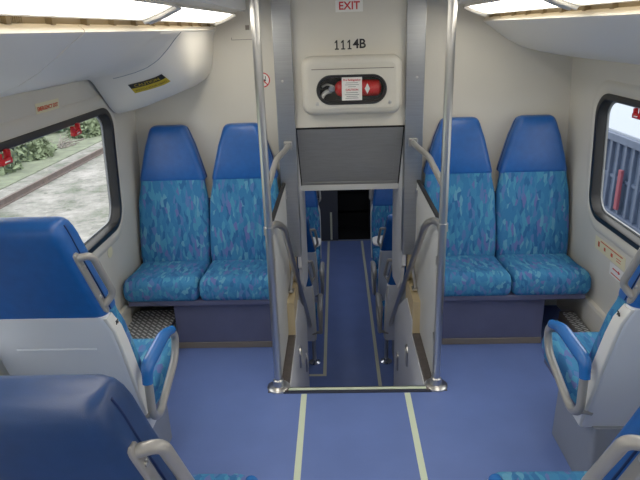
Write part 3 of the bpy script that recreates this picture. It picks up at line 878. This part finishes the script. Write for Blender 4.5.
# ---------------------------------------------------------------- lower floor shell
bm = bmesh.new(); add_box(bm, -1.46, 1.46, 2.4, 8.1, LZ-.05, LZ); struct('floor_lower', bm, M['floor'])
bm = bmesh.new(); add_box(bm, -1.46, 1.46, 3.93, 8.1, .80, .85); struct('ceiling_lower', bm, M['ceil'])
bm = bmesh.new(); add_box(bm, -1.46, 1.46, 3.70, 3.93, 1.20, 1.25); struct('ceiling_stairs', bm, M['ceil'])
for s, nm in ((-1, 'left'), (1, 'right')):
    bm = bmesh.new(); add_box(bm, min(s*1.43, s*1.47), max(s*1.43, s*1.47), 3.7, 8.1, LZ, .85); struct('wall_lower_'+nm, bm, M['lowwall'])
    bm = bmesh.new(); add_box(bm, min(s*.39, s*1.47), max(s*.39, s*1.47), 3.70, 3.74, LZ, .0); struct('wall_lower_front_'+nm, bm, M['lowwall'])
    bm = bmesh.new(); add_box(bm, min(s*.38, s*1.46), max(s*.38, s*1.46), 8.05, 8.1, LZ, .85); struct('wall_lower_end_'+nm, bm, M['lowwall'])
    t = thing('ceiling_light', 'added unseen fill light over the lower floor seats on the %s' % nm, 'light', (s*.6, 6.2, .80))  # added fill panel, out of view, brightens the dim lower floor
    bm = bmesh.new(); add_box(bm, -.10, .10, -1.5, 1.5, -.02, -.001, .005); obj('diffuser', bm, M['lowfill'], t)
# end door
bm = bmesh.new(); add_box(bm, -.38, -.095, 8.03, 8.07, LZ, .80, .004); d1 = obj('door_1', bm, M['door_dark']); d1['kind'] = 'structure'
bm = bmesh.new(); add_box(bm, -.208, -.180, 8.024, 8.032, -1.08, -.66, .002); obj('yellow_strip', bm, M['tape2'], d1)
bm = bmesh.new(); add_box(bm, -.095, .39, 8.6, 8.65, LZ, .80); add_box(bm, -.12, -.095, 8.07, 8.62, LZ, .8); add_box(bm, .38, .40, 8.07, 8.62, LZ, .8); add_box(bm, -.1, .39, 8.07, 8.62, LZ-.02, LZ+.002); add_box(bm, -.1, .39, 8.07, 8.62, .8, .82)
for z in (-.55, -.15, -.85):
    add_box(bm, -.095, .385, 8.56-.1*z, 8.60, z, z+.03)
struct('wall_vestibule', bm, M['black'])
bm = bmesh.new(); add_box(bm, -.38, .39, 8.015, 8.05, LZ+.0005, LZ+.004); struct('trim_14', bm, M['gasket'])

# ---------------------------------------------------------------- step boxes along the side walls
bm = bmesh.new()
add_loft(bm, [rrs(-1.255, 2.85, .145, .46, .05, z, 6) for z in (.001, .18)] + [rrs(-1.255, 2.85, .141, .456, .046, .185, 6)])
bx = tag(obj('heater_box', bm, M['plate'], None, 40), 'low box with diamond plate top by the left wall behind the single seat', 'box')
bm = bmesh.new()
pts = [(-1.41, 3.315, .112), (-1.155, 3.315, .112), (-1.152, 2.9, .112)]
add_tube(bm, [(-1.37, 3.318, .183), (-1.106, 3.318, .183), (-1.106, 2.42, .183)], .008, fr=.06, seg=8); add_tube(bm, [(-1.122, 3.306, .18), (-1.108, 3.306, .002)], .007, seg=8)
obj('rubber_rim', bm, M['rubber'], bx, 40)
bm = bmesh.new(); add_box(bm, 1.28, 1.372, 2.4, 3.28, .001, .15, .008)
bx = tag(obj('heater_box', bm, M['curb'], None, 40), 'narrow dark box on the floor by the right wall behind the single seat', 'box')
bm = bmesh.new(); add_box(bm, 1.29, 1.365, 2.45, 3.25, .149, .153, .001); obj('lid', bm, M['plate'], bx)

# ---------------------------------------------------------------- outside
GZ = -1.6
bm = bmesh.new(); add_box(bm, -120, -1.6, -60, 160, GZ-.1, GZ); add_box(bm, 1.6, 120, -60, 160, GZ-.1, GZ); add_box(bm, -1.6, 1.6, -60, 160, GZ-.1, GZ)
struct('ground', bm, M['ground'])
def rail(x, label):
    bm = bmesh.new()
    add_prism(bm, [(x-.07, GZ+.0), (x+.07, GZ+.0), (x+.07, GZ+.02), (x+.012, GZ+.04), (x+.012, GZ+.12), (x+.036, GZ+.13), (x+.036, GZ+.16), (x-.036, GZ+.16), (x-.036, GZ+.13), (x-.012, GZ+.12), (x-.012, GZ+.04), (x-.07, GZ+.02)], 'y', -20, 70)
    tag(obj('track_rail', bm, M['rust']), label, 'rail')
rail(-7.45, 'rusty rail on the gravel outside the left window')
bm = bmesh.new(); add_box(bm, -60, -8.3, -20, 90, GZ-.05, GZ+.02); struct('ground_verge', bm, M['grass'])

def bush(x, y, rx, ry, h, n, m, label, seed):
    rnd = random.Random(seed); bm = bmesh.new()
    for i in range(n):
        a = rnd.uniform(0, 2*PI); q = rnd.random()**.5; zz = rnd.random()
        rad = math.sqrt(max(0, 1-zz*zz))
        px = rx*q*rad*math.cos(a)*rnd.uniform(.8, 1.15); py = ry*q*rad*math.sin(a)*rnd.uniform(.8, 1.15); pz = h*zz*rnd.uniform(.7, 1.1)
        sz = rnd.uniform(.07, .17)
        u = Vector((rnd.gauss(0, 1), rnd.gauss(0, 1), rnd.gauss(0, 1))).normalized(); w = u.cross(Vector((rnd.gauss(0, 1), rnd.gauss(0, 1), rnd.gauss(0, 1)))).normalized()
        c = Vector((px, py, pz+.03))
        bm.faces.new([bm.verts.new(c+u*sz), bm.verts.new(c+w*sz*.5), bm.verts.new(c-u*sz), bm.verts.new(c-w*sz*.5)])
    o = obj('bush', bm, m); o.location = (x, y, GZ)
    bm = bmesh.new()
    for i in range(5):
        a = rnd.uniform(0, 6.28); add_tube(bm, [(0, 0, -.02), (rx*.3*math.cos(a), ry*.3*math.sin(a), h*.4), (rx*.6*math.cos(a), ry*.6*math.sin(a), h*.75)], .02, seg=6)
    obj('stem', bm, M['wood'], o)
    tag(o, label, 'bush', 'bushes beyond the track')
rnd = random.Random(3)
k = 0
for row, (x, rx, ry, h, m, lab) in enumerate(((-9.4, .62, .8, .75, 'leaf2', 'low bush in the row just beyond the rail outside the left window'), (-11.3, .9, 1.1, 1.15, 'leaf1', 'leafy bush in the second row beyond the rail outside the left window'), (-13.8, 1.2, 1.4, 1.5, 'leaf2', 'pale bush in the third row beyond the rail outside the left window'), (-17.0, 1.5, 1.9, 1.9, 'leaf1', 'tall bush in the farthest row outside the left window'))):
    y = 9.5 + row*2.2
    for i in range(8):
        if not (row == 0 and i == 5):
            bush(x+rnd.uniform(-.1, .1), y, rx, ry, h*rnd.uniform(.85, 1.15), 1500+300*row, M[m], lab, 100+k); k += 1
        y += 2*ry*1.22
# dry branches by the track
bm = bmesh.new(); rnd = random.Random(11)
for i in range(26):
    a = rnd.uniform(-.6, .6)+PI*.5*(rnd.random() < .3); L = rnd.uniform(.6, 2.0)
    x, y, z = rnd.uniform(-.8, .6), rnd.uniform(-1.6, 1.6), rnd.uniform(.03, .5)
    add_tube(bm, [(x, y, z*.3), (x+L*.4*math.sin(a), y+L*.5*math.cos(a), z*.8), (x+L*.8*math.sin(a), y+L*math.cos(a), z)], .035, seg=6)
o = obj('brush_pile', bm, M['wood']); o.location = (-9.2, 19.0, GZ+.02); o.scale = (.4, .34, .5); o['kind'] = 'stuff'
o['label'] = 'heap of dry pale branches beside the track outside the left window'; o['category'] = 'branches'

# freight wagon on the right
t = thing('freight_wagon', 'blue-grey ribbed freight wagon outside the right window', 'wagon', (5.6, 9, GZ))
bm = bmesh.new(); add_box(bm, -1.1, 1.1, -7, 7, .35, 1.66, .01); obj('body', bm, M['wagon'], t)
bm = bmesh.new()
for i in range(56):
    y = -6.9+i*.25; add_box(bm, -1.16, -1.09, y, y+.07, .35, 1.62, .01)
add_box(bm, -1.19, -1.09, -7, 7, 1.58, 1.70, .01); add_box(bm, -1.19, -1.09, -7, 7, .32, .46, .01); add_box(bm, -1.13, -1.09, -7, 7, .98, 1.03)
obj('side_ribs', bm, M['wagon'], t)
bm = bmesh.new(); add_box(bm, -1.12, 1.12, -7, 7, 1.69, 1.74, .01); obj('roof', bm, M['wagonroof'], t)
bm = bmesh.new(); add_box(bm, -1.22, -1.17, .05, .15, .55, 1.2, .01); add_box(bm, -1.22, -1.17, .95, 1.02, .5, 1.0, .01); obj('red_post', bm, M['faded_red'], t)
bm = bmesh.new()
for y in (-5.6, -4.2, 4.2, 5.6): add_lathe(bm, [(.33, -.06), (.36, -.05), (.36, .05), (.33, .06)], (-.75, y, .36), (1, 0, 0), 24)
obj('wheel', bm, M['rust'], t, 40)
bm = bmesh.new(); b2 = bmesh.new()
for i in range(2): pass
b2.free()
rings = []
for y in range(-20, 121, 10):
    h = 1.2+.6*math.sin(y*.13)+.4*math.sin(y*.31)
    rings.append([(28, y, GZ-.05), (31, y, GZ+h*.6), (35, y, GZ+h), (44, y, GZ+h*.9), (50, y, GZ-.05)])
add_loft(bm, rings); struct('hill', bm, M['brownearth'], None, 60)

# ---------------------------------------------------------------- light, world, camera
w = bpy.data.worlds.new('World'); S.world = w; w.use_nodes = True
nt = w.node_tree; bg = nt.nodes['Background']
bg.inputs['Color'].default_value = (1, .99, .97, 1); bg.inputs['Strength'].default_value = 2.6
sun = bpy.data.lights.new('sun', 'SUN'); sun.energy = .5; sun.angle = math.radians(15); sun.color = (1, .97, .92)
so = bpy.data.objects.new('sun', sun); COL.objects.link(so); so.rotation_euler = (math.radians(20), math.radians(12), 0)

cam = bpy.data.cameras.new('camera'); co = bpy.data.objects.new('camera', cam); COL.objects.link(co)
cam.sensor_width = 36; cam.lens = 579/640*36; cam.clip_start = .02; cam.clip_end = 500
Yv = Vector((15, 212, -579)).normalized(); Zv = Vector((-52, 1584, 579)); Zv = (Zv-Yv*Zv.dot(Yv)).normalized(); Xv = Yv.cross(Zv)
co.matrix_world = Matrix(((Xv.x, Xv.y, Xv.z, -.08), (Yv.x, Yv.y, Yv.z, 0), (Zv.x, Zv.y, Zv.z, 1.85), (0, 0, 0, 1)))
S.camera = co
S.view_settings.view_transform = 'Standard'
S.view_settings.exposure = .12; S.view_settings.gamma = 1.12
S.cycles.max_bounces = 8; S.cycles.diffuse_bounces = 5; S.cycles.transparent_max_bounces = 12
